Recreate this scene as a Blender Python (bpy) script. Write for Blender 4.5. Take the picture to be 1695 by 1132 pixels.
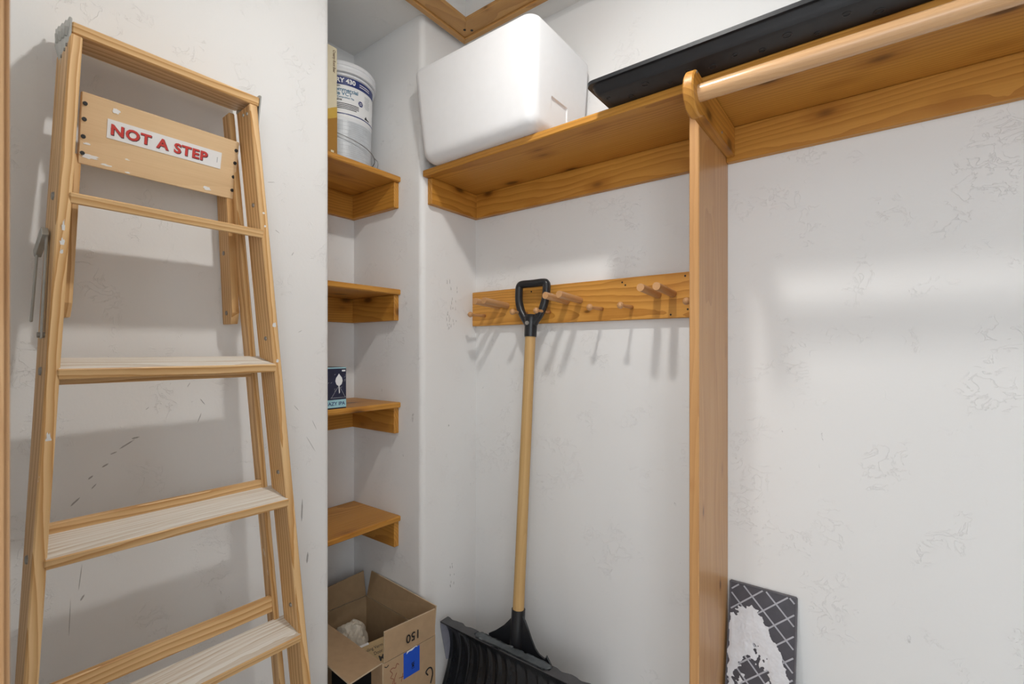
import bpy, bmesh, math, random
from mathutils import Vector, Matrix, noise

for o in list(bpy.data.objects):
    bpy.data.objects.remove(o, do_unlink=True)
scene = bpy.context.scene
C = scene.collection
random.seed(7)

# ------------------------------------------------------------------ camera, world, light, exposure
H = 1.29                      # eye height; every coordinate below is given relative to the eye, z is shifted by H
YAW = math.radians(37.25)
cd = bpy.data.cameras.new('camera'); cam = bpy.data.objects.new('camera', cd); C.objects.link(cam)
cd.sensor_width = 36.0; cd.lens = 790.0 / 1695.0 * 36.0
cd.shift_y = 14.0 / 1695.0
cd.clip_start = 0.02
cam.location = (0, 0, H); cam.rotation_euler = (math.pi / 2, 0, YAW)
cd.dof.use_dof = True; cd.dof.focus_distance = 1.45; cd.dof.aperture_fstop = 8.0
scene.camera = cam

world = bpy.data.worlds.new('world'); scene.world = world; world.use_nodes = True
world.node_tree.nodes['Background'].inputs[0].default_value = (0.86, 0.93, 1.0, 1)
world.node_tree.nodes['Background'].inputs[1].default_value = 6.7
DOWNLIGHT_STRENGTH = 665.0
HALL_FILL_STRENGTH = 40.0
vs = scene.view_settings
vs.view_transform = 'Standard'; vs.look = 'None'; vs.gamma = 1.0; vs.use_curve_mapping = False
vs.exposure = -0.42

# ------------------------------------------------------------------ materials
MATS = {}
def nodes_of(name):
    m = bpy.data.materials.new(name); m.use_nodes = True
    nt = m.node_tree; bsdf = nt.nodes['Principled BSDF']
    return m, nt, bsdf
def N(nt, t, **kw):
    n = nt.nodes.new(t)
    for k, v in kw.items(): setattr(n, k, v)
    return n
def math_node(nt, op, a, b=None, c=None, clamp=False):
    n = nt.nodes.new('ShaderNodeMath'); n.operation = op; n.use_clamp = clamp
    for i, v in enumerate((a, b, c)):
        if v is None: continue
        if isinstance(v, (int, float)): n.inputs[i].default_value = v
        else: nt.links.new(v, n.inputs[i])
    return n.outputs[0]
def maprange(nt, v, a, b, c=0.0, d=1.0):
    n = nt.nodes.new('ShaderNodeMapRange'); n.interpolation_type = 'SMOOTHSTEP'
    nt.links.new(v, n.inputs[0])
    for i, x in enumerate((a, b, c, d)): n.inputs[i + 1].default_value = x
    return n.outputs[0]
def mixc(nt, f, a, b, mode='MIX'):
    n = nt.nodes.new('ShaderNodeMix'); n.data_type = 'RGBA'; n.blend_type = mode
    for sock, v in ((n.inputs[0], f), (n.inputs[6], a), (n.inputs[7], b)):
        if isinstance(v, (int, float)): sock.default_value = v
        elif isinstance(v, tuple): sock.default_value = (v[0], v[1], v[2], 1)
        else: nt.links.new(v, sock)
    return n.outputs[2]
def noise_tex(nt, vec, scale, detail=3, rough=0.5, dist=0.0):
    n = nt.nodes.new('ShaderNodeTexNoise'); n.inputs['Scale'].default_value = scale
    n.inputs['Detail'].default_value = detail; n.inputs['Roughness'].default_value = rough
    n.inputs['Distortion'].default_value = dist
    nt.links.new(vec, n.inputs['Vector']); return n.outputs['Fac']
def mapping(nt, vec, scale=(1, 1, 1), loc=(0, 0, 0), rot=(0, 0, 0)):
    n = nt.nodes.new('ShaderNodeMapping')
    n.inputs['Scale'].default_value = scale; n.inputs['Location'].default_value = loc; n.inputs['Rotation'].default_value = rot
    nt.links.new(vec, n.inputs['Vector']); return n.outputs[0]
def bump(nt, bsdf, h, strength, dist=0.002):
    n = nt.nodes.new('ShaderNodeBump'); n.inputs['Strength'].default_value = strength; n.inputs['Distance'].default_value = dist
    nt.links.new(h, n.inputs['Height']); nt.links.new(n.outputs[0], bsdf.inputs['Normal'])

def plain(name, col, rough=0.5, metal=0.0, spec=0.5, var=0.06, bscale=0, bstr=0.1):
    m, nt, b = nodes_of(name)
    tc = N(nt, 'ShaderNodeTexCoord').outputs['Object']
    f = noise_tex(nt, tc, 40, 3)
    dark = tuple(c * (1 - var * 2) for c in col); lite = tuple(min(1, c * (1 + var)) for c in col)
    nt.links.new(mixc(nt, f, dark, lite), b.inputs['Base Color'])
    b.inputs['Roughness'].default_value = rough; b.inputs['Metallic'].default_value = metal
    b.inputs['Specular IOR Level'].default_value = spec
    if bscale: bump(nt, b, noise_tex(nt, tc, bscale, 2), bstr)
    MATS[name] = m; return m

def wood(name, light, dark, ring=55, contrast=0.8, knots=0.0, rough=0.45, fibre=0.25, coat=0.0, paint=0.0):
    m, nt, b = nodes_of(name); L = nt.links.new
    tc = N(nt, 'ShaderNodeTexCoord').outputs['Object']
    oi = N(nt, 'ShaderNodeObjectInfo').outputs['Random']
    off = N(nt, 'ShaderNodeCombineXYZ')
    L(math_node(nt, 'MULTIPLY_ADD', oi, 0.13, 0.04), off.inputs[0])
    r2 = math_node(nt, 'FRACT', math_node(nt, 'MULTIPLY', oi, 17.3))
    L(math_node(nt, 'MULTIPLY_ADD', r2, 0.09, 0.02), off.inputs[1])
    L(math_node(nt, 'MULTIPLY', oi, 31.0), off.inputs[2])
    add = N(nt, 'ShaderNodeVectorMath', operation='ADD'); L(tc, add.inputs[0]); L(off.outputs[0], add.inputs[1])
    p = add.outputs[0]
    pn = mapping(nt, p, (5, 5, 1.1))
    nz = N(nt, 'ShaderNodeTexNoise'); nz.inputs['Scale'].default_value = 1.0; nz.inputs['Detail'].default_value = 2; L(pn, nz.inputs['Vector'])
    vsub = N(nt, 'ShaderNodeVectorMath', operation='SUBTRACT'); L(nz.outputs['Color'], vsub.inputs[0]); vsub.inputs[1].default_value = (.5, .5, .5)
    vm = N(nt, 'ShaderNodeVectorMath', operation='MULTIPLY'); L(vsub.outputs[0], vm.inputs[0]); vm.inputs[1].default_value = (0.075, 0.075, 0.0)
    pd = N(nt, 'ShaderNodeVectorMath', operation='ADD'); L(p, pd.inputs[0]); L(vm.outputs[0], pd.inputs[1])
    w = N(nt, 'ShaderNodeTexWave', wave_type='RINGS', rings_direction='Z', wave_profile='SAW')
    w.inputs['Scale'].default_value = ring; w.inputs['Distortion'].default_value = 1.0; w.inputs['Detail'].default_value = 2
    w.inputs['Detail Scale'].default_value = 0.6
    L(pd.outputs[0], w.inputs['Vector'])
    ringf = math_node(nt, 'POWER', w.outputs['Fac'], 1.6)
    fib = noise_tex(nt, mapping(nt, p, (260, 260, 5)), 1.0, 3, 0.6)
    blot = noise_tex(nt, mapping(nt, p, (9, 9, 2.2)), 1.0, 3, 0.55)
    f = math_node(nt, 'MULTIPLY', ringf, contrast)
    f = math_node(nt, 'ADD', f, math_node(nt, 'MULTIPLY', math_node(nt, 'SUBTRACT', fib, 0.5), fibre * 2))
    f = math_node(nt, 'ADD', f, math_node(nt, 'MULTIPLY', math_node(nt, 'SUBTRACT', blot, 0.45), 0.7), clamp=True)
    col = mixc(nt, f, light, dark)
    if knots > 0:
        vo = N(nt, 'ShaderNodeTexVoronoi'); vo.inputs['Scale'].default_value = 1.0
        L(mapping(nt, pd.outputs[0], (13, 13, 6)), vo.inputs['Vector'])
        k = maprange(nt, vo.outputs['Distance'], 0.17 * knots, 0.06 * knots)
        halo = maprange(nt, vo.outputs['Distance'], 0.34 * knots, 0.12 * knots)
        col = mixc(nt, math_node(nt, 'MULTIPLY', halo, 0.55), col, dark)
        col = mixc(nt, math_node(nt, 'MULTIPLY', k, 0.85), col, tuple(c * 0.28 for c in dark))
    if paint > 0:
        sp = noise_tex(nt, mapping(nt, p, (30, 30, 12)), 1.0, 4, 0.7)
        sm = maprange(nt, sp, 0.69, 0.71)
        col = mixc(nt, math_node(nt, 'MULTIPLY', sm, paint), col, (0.85, 0.83, 0.78))
    L(col, b.inputs['Base Color'])
    L(math_node(nt, 'MULTIPLY_ADD', fib, 0.2, rough - 0.1), b.inputs['Roughness'])
    b.inputs['Specular IOR Level'].default_value = 0.35
    b.inputs['Coat Weight'].default_value = coat; b.inputs['Coat Roughness'].default_value = 0.25
    bump(nt, b, f, 0.12, 0.0006)
    MATS[name] = m; return m

def wall_material(name, base, scuff=0.6, bs=0.55):
    m, nt, b = nodes_of(name); L = nt.links.new
    g = N(nt, 'ShaderNodeNewGeometry').outputs['Position']
    n1 = noise_tex(nt, g, 9, 2, 0.5, 0.3)
    n2 = noise_tex(nt, mapping(nt, g, (1, 1, 1.25), rot=(.3, .5, .2)), 24, 4, 0.6, 0.9)
    ridg = math_node(nt, 'ABSOLUTE', math_node(nt, 'SUBTRACT', n2, 0.5))
    ridg = maprange(nt, ridg, 0.0, 0.016, 1.0, 0.0)
    patch = maprange(nt, noise_tex(nt, mapping(nt, g, loc=(3, 1, 2)), 10, 3), 0.53, 0.60)
    ridg = math_node(nt, 'MULTIPLY', ridg, patch)
    fine = noise_tex(nt, g, 110, 3, .6)
    h = math_node(nt, 'ADD', math_node(nt, 'MULTIPLY', n1, 0.35), math_node(nt, 'MULTIPLY', ridg, 0.42))
    h = math_node(nt, 'ADD', h, math_node(nt, 'MULTIPLY', fine, 0.11))
    bump(nt, b, h, bs, 0.0035)
    tint = noise_tex(nt, g, 3, 3)
    col = mixc(nt, tint, tuple(c * 0.965 for c in base), base)
    # scuff marks: short dark smears, denser low down on the wall where things rub
    sc = noise_tex(nt, mapping(nt, g, (14, 14, 7), rot=(.25, .35, 0)), 1.5, 6, .72, 0.6)
    scm = maprange(nt, sc, 0.655, 0.72)
    cl = maprange(nt, noise_tex(nt, g, 2.6, 2), 0.46, 0.6)
    scm = math_node(nt, 'MULTIPLY', math_node(nt, 'MULTIPLY', scm, cl), scuff)
    col = mixc(nt, scm, col, (0.22, 0.21, 0.20))
    L(col, b.inputs['Base Color'])
    b.inputs['Roughness'].default_value = 0.72; b.inputs['Specular IOR Level'].default_value = 0.3
    MATS[name] = m; return m

WALL = wall_material('wall_plaster', (0.845, 0.84, 0.83))
CEIL = wall_material('ceiling_plaster', (0.845, 0.83, 0.805), scuff=0.0)
FLOOR = plain('floor_concrete', (0.70, 0.685, 0.66), 0.6, var=0.08)
PINE = wood('shelf_pine', (0.60, 0.285, 0.050), (0.33, 0.115, 0.010), ring=34, contrast=0.55, knots=1.25, rough=0.45, coat=0.10)
PEGW = wood('peg_board_pine', (0.68, 0.33, 0.065), (0.40, 0.15, 0.018), ring=36, contrast=0.7, knots=0.6, rough=0.45, coat=0.10)
PEGD = wood('dowel', (0.60, 0.33, 0.15), (0.46, 0.23, 0.09), ring=70, contrast=0.4, rough=0.42, coat=0.2)
RODW = wood('rod_wood', (0.66, 0.40, 0.20), (0.50, 0.26, 0.11), ring=60, contrast=0.35, rough=0.28, coat=0.5)
PANW = wood('panel_pine', (0.58, 0.31, 0.12), (0.40, 0.175, 0.055), ring=30, contrast=0.4, knots=0.6, rough=0.4, coat=0.25)
LADW = wood('ladder_fir', (0.79, 0.53, 0.265), (0.50, 0.25, 0.075), ring=30, contrast=0.95, rough=0.5, coat=0.08, paint=0.35)
LADP = wood('ladder_plywood', (0.78, 0.56, 0.33), (0.64, 0.42, 0.22), ring=14, contrast=0.3, rough=0.5, fibre=0.35, paint=0.9)
HAND = wood('handle_ash', (0.62, 0.40, 0.17), (0.48, 0.28, 0.10), ring=40, contrast=0.4, rough=0.5)
TRIMW = wood('hatch_pine', (0.62, 0.34, 0.115), (0.42, 0.19, 0.05), ring=48, contrast=0.6, knots=0.6, rough=0.42, coat=0.2)
JAMB = wood('jamb_pine', (0.56, 0.33, 0.16), (0.40, 0.20, 0.08), ring=45, contrast=0.5, knots=0.9, rough=0.5)
STEPTOP = wood('worn_step_paint', (0.83, 0.80, 0.74), (0.50, 0.37, 0.23), ring=45, contrast=0.55, rough=0.6, fibre=0.8, paint=0.8)
FOAM = plain('white_foam', (0.86, 0.86, 0.87), 0.55, var=0.015, bscale=220, bstr=0.05)
BLACK = plain('black_plastic', (0.018, 0.019, 0.022), 0.32, var=0.15, bscale=60, bstr=0.05)
TRAYM = plain('tray_plastic', (0.012, 0.013, 0.016), 0.42, var=0.2, bscale=150, bstr=0.06)
BLADE = plain('blade_plastic', (0.014, 0.016, 0.020), 0.24, var=0.2, bscale=40, bstr=0.05)
GREYPL = plain('scuffed_plastic', (0.075, 0.075, 0.08), 0.5, var=0.25, bscale=80, bstr=0.2)
TAPE = plain('duct_tape', (0.26, 0.29, 0.31), 0.33, metal=0.35, var=0.3, bscale=60, bstr=0.5)
ENDPL = plain('end_plate', (0.34, 0.34, 0.40), 0.5, var=0.1)
STEEL = plain('galvanised_steel', (0.50, 0.51, 0.49), 0.42, metal=0.7, var=0.12, bscale=60, bstr=0.1)
DKSTEEL = plain('dull_steel', (0.32, 0.31, 0.29), 0.45, metal=0.75, var=0.2)
WHITE = plain('white_paper', (0.86, 0.86, 0.86), 0.5, var=0.02)
RED = plain('red_ink', (0.62, 0.055, 0.045), 0.5)
DKRED = plain('dark_ink', (0.07, 0.02, 0.03), 0.5)
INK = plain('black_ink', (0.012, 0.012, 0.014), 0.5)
GREYINK = plain('grey_ink', (0.45, 0.47, 0.50), 0.5)
NAVY = plain('navy_ink', (0.018, 0.035, 0.17), 0.35)
TEALINK = plain('teal_ink', (0.02, 0.14, 0.26), 0.4)
BUCKET = plain('bucket_plastic', (0.80, 0.81, 0.83), 0.32, var=0.02)
LOWLAB = plain('faded_label', (0.60, 0.63, 0.66), 0.35, var=0.12, bscale=0)
CREAM = plain('cream_card', (0.74, 0.66, 0.47), 0.45, var=0.05)
BROWNC = plain('caramel_card', (0.36, 0.17, 0.015), 0.4, var=0.06)
GOLDC = plain('golden_card', (0.60, 0.38, 0.06), 0.4, var=0.06)
BRINK = plain('brown_ink', (0.12, 0.05, 0.015), 0.5)
NIGHT = plain('night_card', (0.012, 0.015, 0.05), 0.35, var=0.3)
AQUA = plain('aqua_card', (0.36, 0.62, 0.68), 0.4, var=0.04)
CARD = plain('cardboard', (0.46, 0.31, 0.18), 0.75, var=0.08, bscale=90, bstr=0.1)
CARDIN = plain('cardboard_inside', (0.42, 0.29, 0.165), 0.8, var=0.08, bscale=90, bstr=0.1)
CARDEDGE = plain('cardboard_edge', (0.60, 0.47, 0.32), 0.8, var=0.1)
BLUE = plain('blue_tape', (0.015, 0.09, 0.58), 0.5, var=0.06)
MANILA = plain('manila', (0.58, 0.42, 0.22), 0.65, var=0.06)
CRUMPLE = plain('kraft_tissue', (0.66, 0.60, 0.50), 0.7, var=0.08)
REDPEN = plain('red_pen', (0.22, 0.035, 0.02), 0.6)
TILE = plain('dark_tile', (0.075, 0.07, 0.085), 0.3, var=0.2, bscale=30, bstr=0.08)
TILEEDGE = plain('tile_edge', (0.13, 0.125, 0.14), 0.45, var=0.25)
LATT = plain('lattice_grout', (0.50, 0.50, 0.55), 0.6, var=0.2)
PASTE = plain('dried_plaster', (0.76, 0.76, 0.79), 0.75, var=0.08, bscale=90, bstr=0.6)
WIRE = plain('handle_wire', (0.30, 0.30, 0.30), 0.35, metal=0.9)
HOLE = plain('hole_dark', (0.01, 0.01, 0.01), 0.6)

def emitter(name, col, s):
    m, nt, b = nodes_of(name)
    b.inputs['Base Color'].default_value = (1, 1, 1, 1)
    b.inputs['Emission Color'].default_value = (*col, 1); b.inputs['Emission Strength'].default_value = s
    MATS[name] = m; return m
BULB = emitter('lit_diffuser', (1.0, 0.98, 0.94), DOWNLIGHT_STRENGTH)
HALLFILL = emitter('hall_fill_glow', (0.88, 0.945, 1.0), HALL_FILL_STRENGTH)  # emission of the added hall fill lamp

# ------------------------------------------------------------------ helpers
SHIFT = Matrix.Translation((0, 0, H))
WM = {}                                     # world matrices by object name
def T(x, y, z): return Matrix.Translation((x, y, z))
def place(o, M, parent):
    W = SHIFT @ M; WM[o.name] = W
    if parent is not None:
        o.parent = parent; o.matrix_basis = WM[parent.name].inverted() @ W
    else:
        o.matrix_basis = W
def obj(name, bm, mat, M=None, parent=None, smooth=False, recenter=False):
    M = M or Matrix.Identity(4)
    if recenter:
        c = sum((v.co for v in bm.verts), Vector()) / len(bm.verts)
        bmesh.ops.translate(bm, verts=bm.verts, vec=-c); M = M @ Matrix.Translation(c)
    bmesh.ops.recalc_face_normals(bm, faces=bm.faces)
    me = bpy.data.meshes.new(name); bm.to_mesh(me); bm.free()
    for mm in (mat if isinstance(mat, (list, tuple)) else [mat]): me.materials.append(mm)
    if smooth:
        for p in me.polygons: p.use_smooth = True
    o = bpy.data.objects.new(name, me); C.objects.link(o); place(o, M, parent)
    return o
def tag(o, label=None, cat=None, group=None, kind=None):
    if label: o['label'] = label
    if cat: o['category'] = cat
    if group: o['group'] = group
    if kind: o['kind'] = kind
    return o
def thing(name, loc, label, cat, group=None):
    o = bpy.data.objects.new(name, None); C.objects.link(o); o.empty_display_size = 0.05
    place(o, T(*loc), None); return tag(o, label, cat, group)
def struct(o, label=None): return tag(o, label, kind='structure')

def box_bm(sx, sy, sz, bev=0.0, seg=1):
    bm = bmesh.new(); bmesh.ops.create_cube(bm, size=1.0)
    bmesh.ops.scale(bm, vec=(sx, sy, sz), verts=bm.verts)
    if bev > 0: bmesh.ops.bevel(bm, geom=list(bm.edges), offset=bev, segments=seg, affect='EDGES')
    return bm
def frame_to(p0, p1, xdir):
    p0, p1 = Vector(p0), Vector(p1); z = (p1 - p0).normalized(); x = Vector(xdir)
    x = (x - z * x.dot(z)).normalized(); y = z.cross(x)
    R = Matrix((x, y, z)).transposed().to_4x4()
    return Matrix.Translation((p0 + p1) / 2) @ R, (p1 - p0).length
def beam(name, p0, p1, w, d, xdir, mat, parent=None, bev=0.0015):
    """a board from p0 to p1 (its axis); w across xdir, d across the third direction; grain along its length"""
    M, L = frame_to(p0, p1, xdir)
    return obj(name, box_bm(w, d, L, bev), mat, M, parent)
def board(name, lo, hi, mat, parent=None, bev=0.0015, axis=None):
    """axis-aligned board, grain along its longest side"""
    lo, hi = Vector(lo), Vector(hi); s = hi - lo; c = (lo + hi) / 2
    ax = axis if axis is not None else max(range(3), key=lambda i: s[i])
    e = Vector((0, 0, 0)); e[ax] = s[ax] / 2
    xd = Vector((0, 0, 0)); xa = (ax + 1) % 3; xd[xa] = 1; ya = (ax + 2) % 3
    return beam(name, c - e, c + e, s[xa], s[ya], xd, mat, parent, bev)
def cyl(name, p0, p1, r0, r1, mat, parent=None, n=20, smooth=True, cap=True):
    M, L = frame_to(p0, p1, (0.31, 0.2, 0.93) if abs((Vector(p1) - Vector(p0)).normalized().z) < .9 else (1, 0, 0))
    bm = bmesh.new(); bmesh.ops.create_cone(bm, cap_ends=cap, segments=n, radius1=r0, radius2=r1, depth=L)
    o = obj(name, bm, mat, M, parent)
    if smooth: auto_smooth(o)
    return o
def auto_smooth(o, ang=40):
    me = o.data
    for p in me.polygons: p.use_smooth = True
    bm = bmesh.new(); bm.from_mesh(me)
    for e in bm.edges:
        if len(e.link_faces) == 2 and e.calc_face_angle(0) > math.radians(ang): e.smooth = False
    bm.to_mesh(me); bm.free()
def lathe_bm(prof, n=40):
    bm = bmesh.new(); rings = []
    for r, z in prof:
        if r < 1e-6: rings.append([bm.verts.new((0, 0, z))])
        else: rings.append([bm.verts.new((r * math.cos(2 * math.pi * i / n), r * math.sin(2 * math.pi * i / n), z)) for i in range(n)])
    for a, b in zip(rings, rings[1:]):
        for i in range(n):
            j = (i + 1) % n
            if len(a) == 1 and len(b) == 1: continue
            if len(a) == 1: bm.faces.new((a[0], b[i], b[j]))
            elif len(b) == 1: bm.faces.new((a[i], a[j], b[0]))
            else: bm.faces.new((a[i], a[j], b[j], b[i]))
    return bm
def tube_bm(pts, r, n=10, closed=False, rfun=None):
    pts = [Vector(p) for p in pts]; bm = bmesh.new(); rings = []; up = None
    m = len(pts)
    for i, p in enumerate(pts):
        a = pts[(i - 1) % m] if (closed or i > 0) else p; b = pts[(i + 1) % m] if (closed or i < m - 1) else p
        t = (b - a).normalized()
        if up is None:
            up = Vector((0, 1, 0)) if abs(t.y) < .9 else Vector((1, 0, 0))
        u = (up - t * up.dot(t)).normalized(); v = t.cross(u); up = u
        rr = rfun(i / (m - 1)) if rfun else r
        rings.append([bm.verts.new(p + (u * math.cos(2 * math.pi * k / n) + v * math.sin(2 * math.pi * k / n)) * rr) for k in range(n)])
    prs = list(zip(rings, rings[1:])) + ([(rings[-1], rings[0])] if closed else [])
    for a, b in prs:
        for k in range(n): bm.faces.new((a[k], a[(k + 1) % n], b[(k + 1) % n], b[k]))
    if not closed:
        bm.faces.new(rings[0]); bm.faces.new(rings[-1])
    return bm
def smooth_path(pts, n=6, closed=False):
    pts = [Vector(p) for p in pts]; out = []; m = len(pts)
    rng = range(m if closed else m - 1)
    for i in rng:
        if closed: p0, p1, p2, p3 = pts[i - 1], pts[i], pts[(i + 1) % m], pts[(i + 2) % m]
        else: p0, p1, p2, p3 = pts[max(i - 1, 0)], pts[i], pts[i + 1], pts[min(i + 2, m - 1)]
        for k in range(n):
            t = k / n
            out.append(0.5 * ((2 * p1) + (p2 - p0) * t + (2 * p0 - 5 * p1 + 4 * p2 - p3) * t * t + (3 * p1 - p0 - 3 * p2 + p3) * t ** 3))
    if not closed: out.append(pts[-1])
    return out
def prism_bm(poly, h, axis='z', bev=0.0):
    """polygon (list of 2-D points) extruded by h along local z, centred"""
    bm = bmesh.new(); a = [bm.verts.new((x, y, -h / 2)) for x, y in poly]; b = [bm.verts.new((x, y, h / 2)) for x, y in poly]
    n = len(poly); bm.faces.new(a); bm.faces.new(b)
    for i in range(n): bm.faces.new((a[i], a[(i + 1) % n], b[(i + 1) % n], b[i]))
    if bev: bmesh.ops.bevel(bm, geom=[e for e in bm.edges if abs(e.verts[0].co.z - e.verts[1].co.z) < 1e-7], offset=bev, segments=1, affect='EDGES')
    return bm
def axes(o, x, y):
    x = Vector(x).normalized(); y = Vector(y); y = (y - x * y.dot(x)).normalized(); z = x.cross(y)
    return Matrix.Translation(o) @ Matrix((x, y, z)).transposed().to_4x4()
def text_bm(s, size, bold=0.0, depth=0.0003, align='CENTER', spacing=1.0, xscale=1.0):
    cu = bpy.data.curves.new('t', 'FONT'); cu.body = s; cu.size = size; cu.align_x = align; cu.align_y = 'CENTER'
    cu.extrude = depth; cu.offset = bold * size; cu.resolution_u = 3; cu.space_character = spacing
    t = bpy.data.objects.new('t', cu); C.objects.link(t)
    bpy.context.view_layer.update()
    me = bpy.data.meshes.new_from_object(t.evaluated_get(bpy.context.evaluated_depsgraph_get()))
    bm = bmesh.new(); bm.from_mesh(me); bpy.data.meshes.remove(me)
    bpy.data.objects.remove(t); bpy.data.curves.remove(cu)
    bmesh.ops.remove_doubles(bm, verts=bm.verts, dist=1e-6)
    if xscale != 1: bmesh.ops.scale(bm, vec=(xscale, 1, 1), verts=bm.verts)
    return bm
def bm_append(dst, src):
    me = bpy.data.meshes.new('x'); src.to_mesh(me); src.free(); dst.from_mesh(me); bpy.data.meshes.remove(me)

# ------------------------------------------------------------------ the setting
XF, YB, YS, YL, XA = -1.2, 1.352, 1.083, 0.7476, -1.58     # left wall, back wall, alcove right side, alcove left side, alcove back
ZC, ZF = 1.122, -1.29
def wall_poly(name, poly):
    bm = prism_bm(poly, ZC - ZF); o = obj(name, bm, WALL, T(0, 0, (ZC + ZF) / 2)); auto_smooth(o, 25); return struct(o)
def arc(cx, cy, r, a0, a1, n=7):
    return [(cx + r * math.cos(math.radians(a0 + (a1 - a0) * i / n)), cy + r * math.sin(math.radians(a0 + (a1 - a0) * i / n))) for i in range(n + 1)]
R = 0.019
wall_poly('wall_left', [(-1.75, -2.3), (XF, -2.3)] + arc(XF - R, YL - R, R, 0, 90) + [(-1.75, YL)])
wall_poly('wall_alcove', [(-1.75, YL), (XA, YL), (XA, YS), (-1.75, YS)])
wall_poly('wall_pier', [(-1.75, YS)] + arc(XF - R, YS + R, R, -90, 0) + [(XF, YB), (-1.75, YB)])
wall_poly('wall_back', [(-1.75, YB), (1.1, YB), (1.1, YB + .12), (-1.75, YB + .12)])
def wall_box(name, lo, hi, mat=WALL):
    lo, hi = Vector(lo), Vector(hi); return struct(obj(name, box_bm(*(hi - lo)), mat, Matrix.Translation((lo + hi) / 2)))
bmf = bmesh.new()
for lo, hi in (((XF, -.10, ZF), (-.462, .03, ZC)), ((.86, -.10, ZF), (1.0, .03, ZC)), ((-.462, -.10, .95), (.86, .03, ZC))):
    lo, hi = Vector(lo), Vector(hi); b_ = box_bm(*(hi - lo)); bmesh.ops.translate(b_, verts=b_.verts, vec=(lo + hi) / 2); bm_append(bmf, b_)
struct(obj('wall_front', bmf, WALL))
# hall wall opposite the closet; unseen window opening added to let in fill daylight
wx0, wx1, wz0, wz1 = -.45, .90, -.45, .85
bmh = bmesh.new()
for lo, hi in (((-1.75, -2.42, ZF), (wx0, -2.3, ZC)), ((wx1, -2.42, ZF), (1.1, -2.3, ZC)), ((wx0, -2.42, ZF), (wx1, -2.3, wz0)), ((wx0, -2.42, wz1), (wx1, -2.3, ZC))):
    lo, hi = Vector(lo), Vector(hi); b_ = box_bm(*(hi - lo)); bmesh.ops.translate(b_, verts=b_.verts, vec=(lo + hi) / 2); bm_append(bmh, b_)
struct(obj('wall_hall', bmh, WALL))
bmw = bmesh.new()
for lo, hi in (((wx0, -2.33, wz0), (wx1, -2.27, wz0 + .05)), ((wx0, -2.33, wz1 - .05), (wx1, -2.27, wz1)), ((wx0, -2.33, wz0), (wx0 + .05, -2.27, wz1)), ((wx1 - .05, -2.33, wz0), (wx1, -2.27, wz1)), (((wx0 + wx1) / 2 - .02, -2.325, wz0), ((wx0 + wx1) / 2 + .02, -2.285, wz1))):
    lo, hi = Vector(lo), Vector(hi); b_ = box_bm(*(hi - lo), .002); bmesh.ops.translate(b_, verts=b_.verts, vec=(lo + hi) / 2); bm_append(bmw, b_)
struct(obj('fill_window_1', bmw, JAMB), 'pine framed window added in the hall behind the camera for fill light')
pl = bpy.data.lights.new('fill_window_portal', 'AREA'); pl.shape = 'RECTANGLE'; pl.size = wx1 - wx0; pl.size_y = wz1 - wz0
po = bpy.data.objects.new('fill_window_portal', pl); C.objects.link(po)
po.location = ((wx0 + wx1) / 2, -2.43, (wz0 + wz1) / 2 + H); po.rotation_euler = (math.pi / 2, 0, 0)      # guides daylight sampling
pl.cycles.is_portal = True
# right-hand wall; second unseen hall window added to brighten the left wall and pier
vy0, vy1, vz0, vz1 = -1.70, -.40, -.45, .85
bmr = bmesh.new()
for lo, hi in (((1.0, vy1, ZF), (1.1, YB, ZC)), ((1.0, -2.3, ZF), (1.1, vy0, ZC)), ((1.0, vy0, ZF), (1.1, vy1, vz0)), ((1.0, vy0, vz1), (1.1, vy1, ZC))):
    lo, hi = Vector(lo), Vector(hi); b_ = box_bm(*(hi - lo)); bmesh.ops.translate(b_, verts=b_.verts, vec=(lo + hi) / 2); bm_append(bmr, b_)
struct(obj('wall_right', bmr, WALL))
bmw = bmesh.new()
for lo, hi in (((.97, vy0, vz0), (1.03, vy1, vz0 + .05)), ((.97, vy0, vz1 - .05), (1.03, vy1, vz1)), ((.97, vy0, vz0), (1.03, vy0 + .05, vz1)), ((.97, vy1 - .05, vz0), (1.03, vy1, vz1)), ((.985, (vy0 + vy1) / 2 - .02, vz0), (1.025, (vy0 + vy1) / 2 + .02, vz1))):
    lo, hi = Vector(lo), Vector(hi); b_ = box_bm(*(hi - lo), .002); bmesh.ops.translate(b_, verts=b_.verts, vec=(lo + hi) / 2); bm_append(bmw, b_)
struct(obj('fill_window_2', bmw, JAMB), 'pine framed window added on the right side of the hall for fill light')
pl2 = bpy.data.lights.new('fill_window_portal', 'AREA'); pl2.shape = 'RECTANGLE'; pl2.size = vz1 - vz0; pl2.size_y = vy1 - vy0
po2 = bpy.data.objects.new('fill_window_portal', pl2); C.objects.link(po2)
po2.location = (1.11, (vy0 + vy1) / 2, (vz0 + vz1) / 2 + H); po2.rotation_euler = (0, math.pi / 2, 0)
pl2.cycles.is_portal = True
wall_box('floor', (-1.75, -2.42, ZF - .08), (1.1, YB + .12, ZF), FLOOR)
bmc = bmesh.new()
gx0, gx1, gy0, gy1 = -1.179 + .080, -.60 - .080, .78 + .080, 1.267 - .080         # hatch opening
for lo, hi in (((-1.75, -2.42, ZC), (gx0, YB + .12, ZC + .08)), ((gx1, -2.42, ZC), (1.1, YB + .12, ZC + .08)), ((gx0, -2.42, ZC), (gx1, gy0, ZC + .08)), ((gx0, gy1, ZC), (gx1, YB + .12, ZC + .08))):
    lo, hi = Vector(lo), Vector(hi); b_ = box_bm(*(hi - lo)); bmesh.ops.translate(b_, verts=b_.verts, vec=(lo + hi) / 2); bm_append(bmc, b_)
struct(obj('ceiling', bmc, CEIL))
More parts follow.
